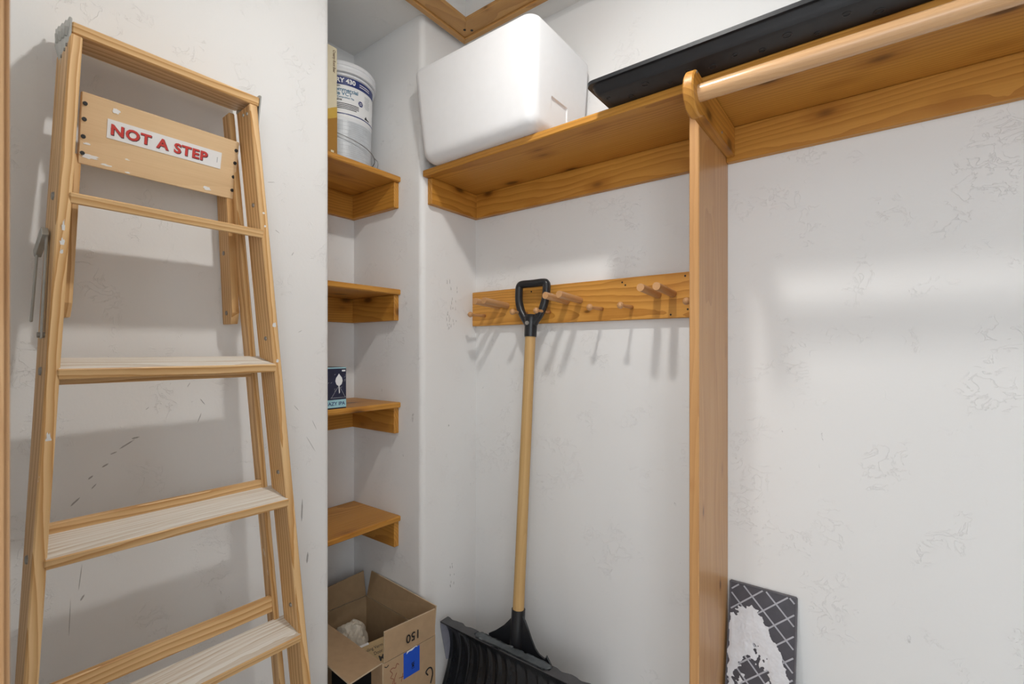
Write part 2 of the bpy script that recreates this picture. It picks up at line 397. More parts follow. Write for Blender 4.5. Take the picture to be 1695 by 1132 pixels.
# pine door jamb that the camera stands beside
jb = bmesh.new()
for lo, hi in (((-.462, -.115, ZF), (-.432, .048, .95)), ((-.53, .03, ZF), (-.452, .0455, .99))):
    lo, hi = Vector(lo), Vector(hi); b_ = box_bm(*(hi - lo), .003, 2); bmesh.ops.translate(b_, verts=b_.verts, vec=(lo + hi) / 2); bm_append(jb, b_)
struct(obj('trim_1', jb, JAMB), 'pine door jamb at the left edge of the view')

# scuffs and scratches rubbed into the plaster
SCUFF = plain('scuff_grey', (0.46, 0.45, 0.44), 0.7, var=0.2)
WALLS = {o.name: o for o in bpy.data.objects}
def scuff(wall, y, z, ln, w, ang, x=XF):
    a = math.radians(ang); d = Vector((0, math.cos(a), math.sin(a)))
    pts = [(-ln / 2, 0), (-ln / 4, w / 2), (ln / 5, w * .4), (ln / 2, 0), (ln / 6, -w / 2), (-ln / 3, -w * .4)]
    obj('scuff', prism_bm(pts, .0004), SCUFF, axes((x + .0001, y, z), d, (0, -d.z, d.y)), WALLS[wall])
rs = random.Random(11)
for i in range(26): scuff('wall_pier', 1.198 + .055 * rs.random(), .075 + .17 * rs.random(), .006 + .012 * rs.random(), .0012 + .001 * rs.random(), 80 + 20 * rs.random())
for i in range(9): scuff('wall_pier', 1.215 + .03 * rs.random(), -.86 + .10 * rs.random(), .006 + .006 * rs.random(), .002, 85 + 10 * rs.random())
for y, z, ln, w, an in ((.4258, -.15, .022, .0016, 70), (.432, -.115, .018, .0016, -55), (.405, -.075, .012, .001, 60), (.296, -.189, .030, .0028, 32), (.31, -.178, .014, .003, 10), (.275, -.203, .012, .002, 20), (.24, -.244, .010, .003, 40), (.262, -.225, .012, .003, 30),
                        (.218, -.285, .020, .003, 45), (.245, -.262, .012, .002, 50), (.33, -.12, .008, .001, 40), (.225, -.43, .05, .0012, 84), (.21, -.50, .07, .001, 88), (.228, -.47, .012, .003, 60), (.69, -.25, .05, .0012, -60), (.70, -.20, .03, .001, -65), (.66, .05, .012, .001, 30), (.65, -.15, .02, .001, -50),
                        (.665, -.42, .06, .004, 88), (.68, -.55, .03, .005, 85), (.60, .30, .012, .001, -30), (.585, .42, .02, .001, 15), (.64, .25, .012, .0012, 60)):
    scuff('wall_left', y, z, ln, w, an)

# ------------------------------------------------------------------ lamps
lx_, ly_ = -.418, .612
lamp = thing('ceiling_light', (lx_, ly_, ZC), 'small round white downlight on the closet ceiling', 'lamp')
o = obj('lamp_ring', lathe_bm([(.039, -.002), (.039, -.014), (.050, -.017), (.066, -.012), (.069, 0), (.039, -.002)], 32), WHITE, T(lx_, ly_, ZC), lamp); auto_smooth(o)
o = obj('lamp_diffuser', lathe_bm([(.038, -.013), (.0375, -.0185), (.033, -.022), (.023, -.0245), (.012, -.026), (0, -.0265)], 32), BULB, T(lx_, ly_, ZC), lamp)
HLX, HLY = -1.0, -1.15  # hall lamp added out of view, gives the closet soft fill
hl = thing('hall_fill_light', (HLX, HLY, ZC), 'round flush ceiling light added out of view in the hall for fill', 'lamp')
o = obj('fill_lamp_base', lathe_bm([(0, 0), (.24, 0), (.24, -.02), (.2, -.025), (0, -.025)], 32), WHITE, T(HLX, HLY, ZC), hl); auto_smooth(o)
o = obj('lamp_diffuser', lathe_bm([(.21, -.026), (.2, -.045), (.16, -.065), (.09, -.078), (0, -.082)], 32), HALLFILL, T(HLX, HLY, ZC), hl, smooth=True)

# ------------------------------------------------------------------ attic hatch in the ceiling
hx0, hx1, hy0, hy1 = -1.179, -.60, .78, 1.267
hatch = thing('attic_hatch', (hx0, hy1, ZC), 'attic hatch in the ceiling framed with varnished pine trim', 'hatch')
def trim_piece(x0, y0, x1, y1, w0, w1, z0, z1, name, par):
    """one mitred length of frame: outer edge from (x0,y0) to (x1,y1), section from inset w0 to w1"""
    cx, cy = (hx0 + hx1) / 2, (hy0 + hy1) / 2
    def ins(x, y, w): return (x + (w if x < cx else -w), y + (w if y < cy else -w))
    a, b, c, d = ins(x0, y0, w0), ins(x1, y1, w0), ins(x1, y1, w1), ins(x0, y0, w1)
    M, L = frame_to((x0, y0, 0), (x1, y1, 0), (0, 0, 1)); Mi = M.inverted()
    bm = bmesh.new()
    lo = [bm.verts.new(Mi @ Vector((*p, z0))) for p in (a, b, c, d)]; hi = [bm.verts.new(Mi @ Vector((*p, z1))) for p in (a, b, c, d)]
    bm.faces.new(lo); bm.faces.new(hi)
    for i in range(4): bm.faces.new((lo[i], lo[(i + 1) % 4], hi[(i + 1) % 4], hi[i]))
    bmesh.ops.recalc_face_normals(bm, faces=bm.faces)
    bmesh.ops.bevel(bm, geom=list(bm.edges), offset=.0012, segments=1, affect='EDGES')
    return obj(name, bm, TRIMW, M, par)
cs = [(hx0, hy0), (hx1, hy0), (hx1, hy1), (hx0, hy1)]
for i in range(4):
    (a, b), (c, d) = cs[i], cs[(i + 1) % 4]
    t = trim_piece(a, b, c, d, .021, .084, ZC - .013, ZC, 'trim_board', hatch)
    trim_piece(a, b, c, d, 0, .020, ZC - .019, ZC, 'edge_moulding', t)
for p in ((-1.13, 1.245 - .03), (-1.112, 1.232)):
    cyl('nail_hole', (p[0], p[1], ZC - .0136), (p[0], p[1], ZC - .0125), .005, .005, HOLE, hatch, 12)
obj('hatch_panel', box_bm(hx1 - hx0 - .05, hy1 - hy0 - .05, .02, .001), CEIL, T((hx0 + hx1) / 2, (hy0 + hy1) / 2, ZC + .09), hatch)

# ------------------------------------------------------------------ long closet shelf
ZS = .579; ST = .021; YF = 1.085; XP0, XP1 = -.331, -.3097
shelf = thing('closet_shelf', (-.3, YB, ZS), 'long varnished pine shelf holding the foam cooler and black tray', 'shelf')
board('shelf_board', (XF, YF, ZS), (1.0, YB, ZS + ST), PINE, shelf, .003)
board('back_cleat', (-1.18, 1.332, ZS - .088), (XP0, YB, ZS - .0005), PINE, shelf)
board('back_cleat', (XP1, 1.332, ZS - .088), (1.0, YB, ZS - .0005), PINE, shelf)
board('end_cleat', (XF, 1.108, ZS - .088), (-1.18, YB, ZS - .0005), PINE, shelf)

panel = thing('upright_panel', ((XP0 + XP1) / 2, YB, ZF), 'tall pine upright panel standing under the shelf beside the peg rail', 'panel')
board('panel_board', (XP0, 1.090, ZF), (XP1, YB, ZS - .0005), PANW, panel, .002)
# rod bracket: cleat with a rounded raised nose, on the right side of the panel
bx0, bx1 = XP1, XP1 + .0215
pts = [(YB - .002, .5015), (1.085, .5015)]
pts += [(1.062, .498), (1.035, .488)]
pts = [(1.331, .503), (1.09, .503)]
pts += arc(1.018, .530, .0455, 300, 95, 14)[0:]
pts = [(1.331, .5015), (1.075, .5015), (1.052, .4965)] + arc(1.019, .531, .0455, -48, -250, 18) + [(1.062, .5655), (1.072, ZS - .001), (1.331, ZS - .001)]
poly = [(y - 1.15, z - .53) for y, z in pts]
Mb = axes(((bx0 + bx1) / 2, 1.15, .53), (0, 1, 0), (0, 0, 1))
# grain along y: local z must be y, so build prism in (z,x..) by rotating verts
bm = prism_bm(poly, bx1 - bx0, bev=.003)
Rg = Matrix(((0, 1, 0, 0), (0, 0, 1, 0), (1, 0, 0, 0), (0, 0, 0, 1)))
bmesh.ops.transform(bm, matrix=Rg, verts=bm.verts)
o = obj('rod_bracket', bm, PINE, Mb @ Rg.inverted(), panel); auto_smooth(o, 30)
for y, z in ((1.0, .566), (1.20, .516)):
    cyl('screw', (bx1 - .0005, y, z), (bx1 + .001, y, z), .0035, .003, DKSTEEL, o, 10)
rod = cyl('closet_rod', (bx1 - .001, 1.019, .531), (1.0, 1.019, .531), .0172, .0172, RODW, None, 32)
tag(rod, 'round wooden clothes rod running along the front of the shelf', 'rod')

# ------------------------------------------------------------------ alcove shelves
AL = [(.5825, 'top', 'short pine alcove shelf carrying the white bucket'),
      (.1925, 'second', 'empty pine alcove shelf directly under the bucket shelf'),
      (-.1975, 'third', 'pine alcove shelf holding the small dark drinks box'),
      (-.590, 'low', 'empty lowest pine alcove shelf just above the open carton')]
for z, k, lab in AL:
    s = thing('alcove_shelf', (-1.45, YS, z), lab, 'shelf', 'short shelves in the alcove')
    board('shelf_board', (XA, YL, z), (-1.306, YS, z + .0185), PINE, s, .003, axis=1)
    board('side_cleat', (XA + .02, YS - .02, z - .089), (-1.318, YS, z - .0005), PINE, s)
    board('back_cleat', (XA, YL, z - .089), (XA + .02, YS, z - .0005), PINE, s, axis=1)
    board('side_cleat', (XA + .02, YL, z - .089), (-1.318, YL + .02, z - .0005), PINE, s)

# ------------------------------------------------------------------ peg rail
rail = thing('peg_rail', (-.77, YB, .09), 'varnished pine peg rail on the wall behind the shovel grip', 'peg rail')
board('rail_board', (-1.2, 1.332, .0905), (XP0, YB, .216), PEGW, rail, .002)
def long_peg(x):
    cyl('long_peg', (x, 1.331, .158), (x, 1.204, .166), .0105, .0105, PEGD, rail, 20)
for x in (-1.0725, -1.0335, -.7900, -.7420, -.4914, -.4485): long_peg(x)
for x in (-1.137, -.95, -.856, -.666, -.5695, -.387):
    prof = [(0, 0), (.0058, 0), (.0052, .02), (.0046, .055), (.0042, .068)]
    prof += [(.0098 * math.sin(math.radians(a)), .079 - .0098 * math.cos(math.radians(a))) for a in range(30, 180, 15)] + [(0, .0888)]
    bm = lathe_bm(prof, 18)
    obj('shaker_peg', bm, PEGD, axes((x, 1.3315, .127), (1, 0, 0), (0, 0, 1)), rail, smooth=True)
for x, z in ((-.60, .203), (-.59, .194), (-.415, .205), (-.455, .10), (-.408, .113), (-.93, .20)):
    cyl('nail_hole', (x, 1.3325, z), (x, 1.3315, z), .0028, .0028, HOLE, rail, 10)

# ------------------------------------------------------------------ step ladder
def LX(z): return -1.0341 - .065 * (z + .0481)           # front face of the rails
YC = .3401  # ladder sizes and positions scaled about the camera, factor baked into the constants
def half(z): return .1698 - .0612 * (z + .0289)         # half width between the rails
ladder = thing('step_ladder', (-1.0, YC, ZF), 'folded wooden step ladder leaning on the left wall, NOT A STEP sticker', 'ladder')
RD, RT = .0635, .0168
YR = .3307                                                # the rear frame has racked a little to one side
for s in (-1, 1):
    zt = .5310
    a = Vector((LX(ZF) - RD / 2, YC + s * (half(ZF) + RT / 2), ZF + .002)); b = Vector((LX(zt) - RD / 2, YC + s * (half(zt) + RT / 2), zt))
    beam('front_rail', a, b, RT, RD, (0, 1, 0), LADW, ladder, .002)
    zt = .5272
    def ry(z): return YR + s * (.1655 - .0570 * (z - .0266))
    def rx(z): return LX(z) - RD - .0212
    beam('back_rail', (rx(ZF), ry(ZF), ZF + .002), (rx(zt), ry(zt), zt), .0120, .0337, (0, 1, 0), LADW, ladder, .0015)
TILT = math.radians(12.5)
td = Vector((-math.cos(TILT), 0, math.sin(TILT)))              # from the front of a step to its back
tn = Vector((math.sin(TILT), 0, math.cos(TILT)))               # its upward normal
ty = Vector((0, 1, 0)) if tn.cross(td).y > 0 else Vector((0, -1, 0))
STEPM = Matrix((tn, td, ty)).transposed().to_4x4()
def step_board(zb, depth=.0810, th=.0178):
    """step with its bottom front edge at height zb, tilted so that the front hangs lower"""
    x = LX(zb); hw = half(zb) + .003
    org = Vector((x, YC, zb)) + td * depth / 2 + tn * th / 2
    o = obj('step', box_bm(th, depth, 2 * hw, .0018), [LADW, STEPTOP], Matrix.Translation(org) @ STEPM, ladder)
    for p in o.data.polygons:
        if p.normal.x > .8: p.material_index = 1
    return o
for zb in (.2424, -.0471, -.3396, -.6349, -.9312): step_board(zb)
# steel rods under the steps
for zb in (-.0471, -.3396, -.6349, -.9312):
    z = zb + .003; x = LX(zb) - .0529
    cyl('tie_rod', (x, YC - half(z) - .008, z), (x, YC + half(z) + .008, z), .003, .003, DKSTEEL, ladder, 8)
# cap
CAPD, CAPT, CAPL = .1193, .0188, .3059
capc = Vector((-1.0721, YC + .0029, .5325)) + td * CAPD / 2 + tn * CAPT / 2
obj('cap_board', box_bm(CAPT, CAPD, CAPL, .002), LADW, Matrix.Translation(capc) @ STEPM, ladder)
# steel corner brackets on both cap ends: a crimped plate over the end of the cap and down the rail
for s in (-1, 1):
    y = capc.y + s * (CAPL / 2 + .0016)
    pts = []
    for i in range(25):                                    # crimped top edge
        t = i / 24; pts.append((t * CAPD * .96, CAPT + .004 + .0022 * math.sin(t * 26)))
    pts += [(CAPD * .97, -.006), (.0818, -.0289), (.0635, -.0481), (.0000, -.0443)]
    mb = Matrix.Translation(Vector((-1.0712, y, .5325))) @ Matrix((td, tn, td.cross(tn))).transposed().to_4x4()
    o = obj('cap_bracket', prism_bm(pts, .003, bev=.0006), STEEL, mb, ladder)
    for i in range(4):
        q = mb @ Vector((.0173 + i * .0250, CAPT * .55, 0)); q2 = mb @ Vector((.0173 + i * .0250, -.004, 0))
        cyl('crimp', q + Vector((0, s * .001, 0)), q2 + Vector((0, s * .001, 0)), .0045, .0035, STEEL, o, 10)
    for u_, v_ in ((.012, -.020), (.026, -.026), (.050, -.034)):
        q = mb @ Vector((.9620 * u_, .9620 * v_, 0)); cyl('rivet', q + Vector((0, s * .001, 0)), q + Vector((0, s * .0035, 0)), .0032, .0026, DKSTEEL, o, 10)
# rear cross bars on the rear rails
for ztop, h, y0, y1 in ((-.0231, .0356, .1660, .5020), (-.2886, .0385, .1500, .5130), (-.5493, .0346, .1360, .5300), (-.8466, .0356, .1180, .5450)):
    x = LX(ztop - h / 2) - .0832
    board('rear_bar', (x - .001, y0, ztop - h), (x + .012, y1, ztop), LADW, ladder)
# pail shelf folded up between the rails: plywood platform and two arms
def nasx(z): return -1.145 + .25 * (z - .3385)            # front of the platform, its lower edge swung to the wall
up = Vector((.25, 0, 1)).normalized()
pzc = .3985
shelfp = beam('pail_shelf', Vector((nasx(pzc), .2115, pzc)) - Vector((.97, 0, -.24)) * .006, Vector((nasx(pzc), .4740, pzc)) - Vector((.97, 0, -.24)) * .006, .012, .1235, (.97, 0, -.24), LADP, ladder, .001)
for s, yin in ((-1, .2115), (1, .4645)):
    poly = [(.026, -.180), (-.014, -.180), (-.025, -.155), (-.025, .115), (.026, .115)]
    bm = prism_bm(poly, .0155, bev=.001)
    Rg2 = Matrix(((1, 0, 0, 0), (0, 0, 1, 0), (0, 1, 0, 0), (0, 0, 0, 1)))
    zc = .240; yy = yin + s * .0078
    M = axes((-1.171, yy, zc), Vector((-1, 0, 0)), Vector((0, s * -.045, 1)).normalized())
    bmesh.ops.transform(bm, matrix=Rg2, verts=bm.verts)
    o = obj('pail_shelf_arm', bm, LADW, M @ Rg2.inverted(), ladder)
    for zz in (-.02, -.155):
        pc = M @ Vector((.003, zz, 0)); cyl('bolt', pc - Vector((0, .0092, 0)), pc + Vector((0, .0092, 0)), .005, .005, DKSTEEL, o, 10)
# dark screws on the pail shelf ends
for z in (.440, .414, .385, .357):
    for y in (.2165, .4690):
        x = nasx(z); cyl('screw', (x - .002, y, z), (x + .0012, y, z), .0040, .0035, HOLE, shelfp, 8)
# sticker
Ms = axes((nasx(.410) + .0006, .3448, .4100), (0, 1, 0), up)
stick = obj('sticker', box_bm(.1925, .0340, .0006), WHITE, Ms, ladder)
tag(stick, 'white sticker with red NOT A STEP lettering')
Mt = Ms @ T(-.0115, -.001, .0006)
obj('lettering', text_bm('NOT A STEP', .0255, bold=.042, depth=.0002, spacing=1.10, xscale=1.06), DKRED, Mt @ T(.0009, -.0009, 0), stick)
obj('lettering', text_bm('NOT A STEP', .0255, bold=.030, depth=.0003, spacing=1.10, xscale=1.06), RED, Mt @ T(0, 0, .0003), stick)
obj('small_print', box_bm(.0012, .011, .0003), GREYINK, Ms @ T(.0885, 0, .0005), stick)
# paint splashes on the pail shelf
def splash(name, y, z, w, h, seed, parent, x):
    rnd = random.Random(seed); n = 16; pts = []
    for i in range(n):
        a = 2 * math.pi * i / n; r = .6 + rnd.random() * .6
        pts.append((w / 2 * r * math.cos(a), h / 2 * r * math.sin(a)))
    return obj(name, prism_bm(pts, .0008), WHITE, axes((x, y, z), (0, 1, 0), up), parent)
for i, (y, z, w, h) in enumerate(((.260, .443, .012, .010), (.226, .3535, .028, .009), (.250, .346, .016, .004), (.283, .342, .010, .003), (.420, .348, .015, .010), (.222, .374, .010, .004))):
    splash('paint_splash', y, z, w, h, i, shelfp, nasx(z) + .0003)
# paint splashes on the front rails
for i, (s, z, w, h) in enumerate(((1, .0529, .007, .016), (1, -.0241, .006, .011), (1, .2982, .005, .005), (1, .2694, .004, .006), (-1, .1972, .004, .03), (-1, .1732, .006, .018), (-1, -.1395, .007, .026), (-1, .1587, .004, .012))):
    splash('paint_splash', YC + s * (half(z) + RT * .5), z, w, h, 20 + i, ladder, LX(z) + .0003)
# bolts through the rails
for zb in (.2578, -.0337, -.3271, -.6205):
    for s in (-1, 1):
        y = YC + s * (half(zb) + RT); x = LX(zb) - .0385
        cyl('bolt', (x, y - .0005 * s, zb), (x, y + .0025 * s, zb), .0075, .006, DKSTEEL, ladder, 12)
        y2 = YC + s * half(zb + .06); x2 = LX(zb) - .0289
        cyl('bolt', (x2, y2 + .0005 * s, zb + .06), (x2, y2 - .002 * s, zb + .06), .005, .004, DKSTEEL, ladder, 12)
for x, y, z in ((-1.0851, YC + half(.5099), .5137), (-1.1025, YC + half(.5099), .5156)):
    cyl('screw', (x, y + .0005, z), (x, y - .0018, z), .004, .003, STEEL, ladder, 10)
# folded metal spreaders on the outer sides of the rails
for s in (-1, 1):
    def P(dx, z): return Vector((LX(z) - dx, YC + s * (half(z) + RT + .004), z))
    sp = beam('spreader', P(.0443, .1972), P(.0289, .0192), .003, .0096, (0, 1, 0), STEEL, ladder, .0008)
    beam('spreader_arm', P(.0885, .1732) + Vector((0, s * .004, 0)), P(.0962, .0481) + Vector((0, s * .004, 0)), .003, .0096, (0, 1, 0), STEEL, sp, .0008)
    beam('spreader_hinge', P(.0385, .1972) + Vector((0, s * .003, 0)), P(.0943, .1655) + Vector((0, s * .003, 0)), .009, .0154, (0, 1, 0), STEEL, sp, .001)
    cyl('rivet', P(.0298, .0250) - Vector((0, .004 * s, 0)), P(.0298, .0250) + Vector((0, .005 * s, 0)), .0045, .0045, DKSTEEL, sp, 10)

# ------------------------------------------------------------------ snow shovel
def SY(z): return 1.21 + .0877 * (z + .82)
def SX(z): return -.895 - .008 * (z + .82)
shovel = thing('snow_shovel', (-.89, 1.12, ZF), 'black snow shovel with a wooden shaft and D-grip against the wall', 'shovel')
cyl('shaft', (SX(.06), SY(.06), .06), (SX(-.86), SY(-.86), -.86), .0172, .0182, HAND, shovel, 24)
# D grip: loop and socket
gx = SX(.15)
def GP(x, z): return (gx + x, SY(z), z)
path = [GP(-.020, .100), GP(-.040, .128), GP(-.053, .165), GP(-.0555, .200), GP(-.053, .217), GP(-.040, .222), GP(0, .2215), GP(.040, .222), GP(.053, .217), GP(.0555, .200), GP(.053, .165), GP(.040, .128), GP(.020, .100), GP(.008, .086), GP(-.008, .086)]
gbm = tube_bm(smooth_path(path, 5, True), .0132, 12, True)
grip = obj('grip', gbm, BLACK, None, shovel, smooth=True, recenter=True)
bm = lathe_bm([(0, .045), (.0195, .045), (.0205, .05), (.0205, .085), (.022, .1), (.024, .108), (.018, .118), (0, .119)], 24)
ax = Vector((SX(.1) - SX(0), SY(.1) - SY(0), .1)).normalized()
Mg = axes((gx, SY(0), 0), (1, 0, 0), Vector((0, 0, 1)).cross(Vector((1, 0, 0))))
Mg = Matrix.Translation((SX(0), SY(0), 0)) @ Vector((0, 0, 1)).rotation_difference(ax).to_matrix().to_4x4()
o = obj('grip_socket', bm, BLACK, Mg, shovel); auto_smooth(o)
cyl('screw', (gx, SY(.09) - .0245, .09), (gx, SY(.09) - .02, .09), .006, .007, STEEL, o, 12)
# blade
bx_0, bx_1 = -1.162, -.612
prof = smooth_path([(0, 1.131, -.910), (0, 1.157, -.932), (0, 1.172, -.962), (0, 1.178, -1.0), (0, 1.174, -1.04), (0, 1.160, -1.085), (0, 1.135, -1.14), (0, 1.105, -1.205), (0, 1.08, -1.26), (0, 1.066, -1.286)], 3)
bm = bmesh.new(); nx = 88; rows = []
for i in range(nx + 1):
    x = bx_0 + (bx_1 - bx_0) * i / nx; ph = (i / nx * 14) % 1.0
    rib = .0055 * max(0, math.sin(math.pi * min(1, max(0, (ph - .32) / .36)))) ** 1.0
    rows.append([bm.verts.new((x, p.y - rib * min(1, 6 * k / len(prof)), p.z)) for k, p in enumerate(prof)])
for a, b in zip(rows, rows[1:]):
    for k in range(len(prof) - 1): bm.faces.new((a[k], a[k + 1], b[k + 1], b[k]))
bmesh.ops.recalc_face_normals(bm, faces=bm.faces)
r = bmesh.ops.solidify(bm, geom=bm.faces[:], thickness=.003)
blade = obj('blade', bm, BLADE, None, shovel, smooth=True, recenter=True)
# top flange with a worn scalloped back edge
bm = bmesh.new(); n = 90; fr = []; bk = []
for i in range(n + 1):
    t = i / n; x = bx_0 + (bx_1 - bx_0) * t
    yb = 1.166 - .006 * abs(math.sin(t * math.pi * 9)) ** 3 + .002 * noise.noise(Vector((x * 60, 3, 0)))
    notch = .010 if .40 < t < .46 else 0
    fr.append((x, 1.130 + notch * math.sin(math.pi * (t - .40) / .06) if notch else 1.130, -.909)); bk.append((x, yb, -.9085))
top_v = []
for dz in (0, -.004):
    f_ = [bm.verts.new((p[0], p[1], p[2] + dz)) for p in fr]; b_ = [bm.verts.new((p[0], p[1], p[2] + dz)) for p in bk]; top_v.append((f_, b_))
for i in range(n):
    for q in (0, 1): bm.faces.new((top_v[q][0][i], top_v[q][0][i + 1], top_v[q][1][i + 1], top_v[q][1][i]))
    for e in (0, 1): bm.faces.new((top_v[0][e][i], top_v[0][e][i + 1], top_v[1][e][i + 1], top_v[1][e][i]))
for i in (0, n): bm.faces.new((top_v[0][0][i], top_v[0][1][i], top_v[1][1][i], top_v[1][0][i]))
flange = obj('flange', bm, GREYPL, None, shovel, recenter=True)
# torn grey tape over the flange
bm = bmesh.new(); n = 40; gr = []
for i in range(n + 1):
    t = i / n; x = -1.02 + .285 * t; row = []
    for j in range(5):
        u = j / 4; y = 1.1325 + (.034 + .006 * noise.noise(Vector((x * 45, 8, 0)))) * u
        if t > .97 or t < .03: y = 1.1325 + .02 * u + .008
        row.append(bm.verts.new((x, y, -.9068 + .0028 * noise.noise(Vector((x * 70, y * 80, 4))))))
    gr.append(row)
for a, b in zip(gr, gr[1:]):
    for j in range(4): bm.faces.new((a[j], b[j], b[j + 1], a[j + 1]))
bmesh.ops.solidify(bm, geom=bm.faces[:], thickness=.0008)
obj('tape', bm, TAPE, None, flange, smooth=True, recenter=True)
# end plates closing the concave blade
for x in (bx_0, bx_1):
    pts = [(p.y - 1.15, p.z + 1.0) for p in prof[:14]]
    pts += [(1.158 - 1.15, -1.05 + 1.0), (1.1315 - 1.15, -.93 + 1.0)]
    obj('end_plate', prism_bm(pts, .003), ENDPL, axes((x, 1.15, -1.0), (0, 1, 0), (0, 0, 1)), shovel)
# socket fanning out to the blade
cyl('socket', (SX(-.81), SY(-.81), -.815), (SX(-.97), SY(-.97) - .002, -.99), .0215, .024, BLACK, shovel, 20)
sxm = SX(-.9)
pts = [(-.018, .085), (-.05, .046), (-.085, .018), (-.112, 0), (-.112, -.05), (.130, -.05), (.132, -.012), (.112, .012), (.108, -.002), (.085, .004), (.07, .016), (.055, .040), (.045, .058), (.030, .085), (.018, .098)]
obj('socket_fan', prism_bm(pts, .006, bev=.001), BLACK, axes((sxm, 1.200, -.925), (1, 0, 0), (0, .07, 1)), shovel)

# ------------------------------------------------------------------ foam cooler on the shelf
def rr(x0, x1, y0, y1, r, n=6):
    return arc(x1 - r, y1 - r, r, 0, 90, n) + arc(x0 + r, y1 - r, r, 90, 180, n) + arc(x0 + r, y0 + r, r, 180, 270, n) + arc(x1 - r, y0 + r, r, 270, 360, n)
z0, z1 = ZS + ST, .895
bm = bmesh.new(); rings = []
def cring(z, ins, t):
    return [bm.verts.new((x, y, z)) for x, y in rr(-1.166 - .014 * t + ins, -.722 + .016 * t - ins, 1.043 - .022 * t + ins, 1.342 - ins, max(.034 - ins * .35, .01))]
rb, rt = .040, .018
for a in range(0, 91, 15): s_ = math.radians(a); rings.append(cring(z0 + rb * (1 - math.sin(s_)), rb * (1 - math.cos(s_)), 0) if False else cring(z0 + rb - rb * math.cos(s_), rb - rb * math.sin(s_), 0))
for a in range(0, 91, 18): s_ = math.radians(a); rings.append(cring(z1 - rt + rt * math.sin(s_), rt - rt * math.cos(s_), 1))
for a, b in zip(rings, rings[1:]):
    m_ = len(a)
    for i in range(m_): bm.faces.new((a[i], a[(i + 1) % m_], b[(i + 1) % m_], b[i]))
bm.faces.new(rings[0]); bm.faces.new(rings[-1])
cooler = obj('foam_cooler', bm, FOAM, None, None, recenter=True)
cut = obj('cutter', box_bm(.02, .087, .095, .001), FOAM, T(-.7165 + .004, 1.169, .6625))
bo = cooler.modifiers.new('b', 'BOOLEAN'); bo.object = cut; bo.operation = 'DIFFERENCE'; bo.solver = 'EXACT'
bpy.context.view_layer.update()
me = bpy.data.meshes.new_from_object(cooler.evaluated_get(bpy.context.evaluated_depsgraph_get()))
cooler.modifiers.clear(); cooler.data = me; bpy.data.objects.remove(cut)
auto_smooth(cooler, 35)
tag(cooler, 'white foam cooler box with rounded corners on the shelf end', 'cooler')

# ------------------------------------------------------------------ black tray on the shelf
zt = ZS + ST
tray = thing('boot_tray', (-.15, 1.16, zt), 'long black plastic tray overhanging the shelf above the rod', 'tray')
tx0, tx1, ty0, ty1 = -.545, .36, 1.000, 1.325
bm = bmesh.new(); rings = []
for ins, z, r in ((0, .0225, .02), (0, .031, .02), (.003, .0325, .019), (.012, .0325, .014), (.015, .030, .013), (.022, .008, .012), (.030, .003, .011)):
    rings.append([bm.verts.new((x, y, z)) for x, y in rr(tx0 + ins, tx1 - ins, ty0 + ins, ty1 - ins, r, 5)])
under = []
for ins, z, r in ((0, .0225, .02), (.008, .0225, .018), (.0105, .020, .018), (.014, .0105, .016), (.020, .003, .015), (.028, 0.0003, .012)):
    under.append([bm.verts.new((x, y, z)) for x, y in rr(tx0 + ins, tx1 - ins, ty0 + ins, ty1 - ins, r, 5)])
for rg in (rings, under):
    for a, b in zip(rg, rg[1:]):
        m_ = len(a)
        for i in range(m_): bm.faces.new((a[i], a[(i + 1) % m_], b[(i + 1) % m_], b[i]))
    bm.faces.new(rg[-1])
bmesh.ops.remove_doubles(bm, verts=bm.verts, dist=1e-5)
o = obj('tray_body', bm, TRAYM, T(0, 0, zt), tray); auto_smooth(o, 30)
for i in range(14):
    x = -.505 + i * .0465; y = 1.042 + (.022 if i % 2 else 0) + .004 * math.sin(i * 2.3); r_ = .0048 + .0015 * (i % 3)
    p = [Vector((x + r_ * math.cos(2 * math.pi * k / 14), y + r_ * math.sin(2 * math.pi * k / 14), zt - .0002)) for k in range(14)]
    obj('dimple', tube_bm(p, .0009, 6, True), BLACK, None, tray, smooth=True, recenter=True)

# ------------------------------------------------------------------ bucket in the alcove
bz = .5825 + .0185; bc = (-1.456, .9455)
bucket = thing('bucket', (bc[0], bc[1], bz), 'white plastic adhesive bucket with a blue and white label', 'bucket')
def BR(z): return .0985 + (.1055 - .0985) * z / .30
o = obj('bucket_body', lathe_bm([(0, 0), (.095, 0), (.0985, .005), (BR(.282), .282), (.1105, .284), (.1105, .289), (.106, .291), (.1062, .302), (0, .302)], 56), BUCKET, T(*bc, bz), bucket); auto_smooth(o)
o = obj('lid', lathe_bm([(.109, .294), (.1150, .295), (.1150, .305), (.1125, .308), (.113, .314), (.1155, .316), (.1155, .325), (.1125, .329), (.104, .329), (.102, .324), (0, .324)], 56), BUCKET, T(*bc, bz), bucket); auto_smooth(o)
BA = math.atan2(-bc[1], -bc[0]) + math.radians(14)       # direction of the label's middle
def wrap(bm, u0, zc, lift):
    """wrap flat geometry (x right, y up, z out) round the bucket; u0 is the arc length from the label's middle"""
    for v in bm.verts:
        z = zc + v.co.y; r_ = BR(z) + lift + v.co.z; a = BA + (u0 + v.co.x) / BR(z)
        v.co = Vector((r_ * math.cos(a), r_ * math.sin(a), z))
    return bm
def grid_bm(w, h, nx=28, ny=2):
    bm = bmesh.new(); g = [[bm.verts.new((-w / 2 + w * i / nx, -h / 2 + h * j / ny, 0)) for j in range(ny + 1)] for i in range(nx + 1)]
    for i in range(nx):
        for j in range(ny): bm.faces.new((g[i][j], g[i + 1][j], g[i + 1][j + 1], g[i][j + 1]))
    return bm
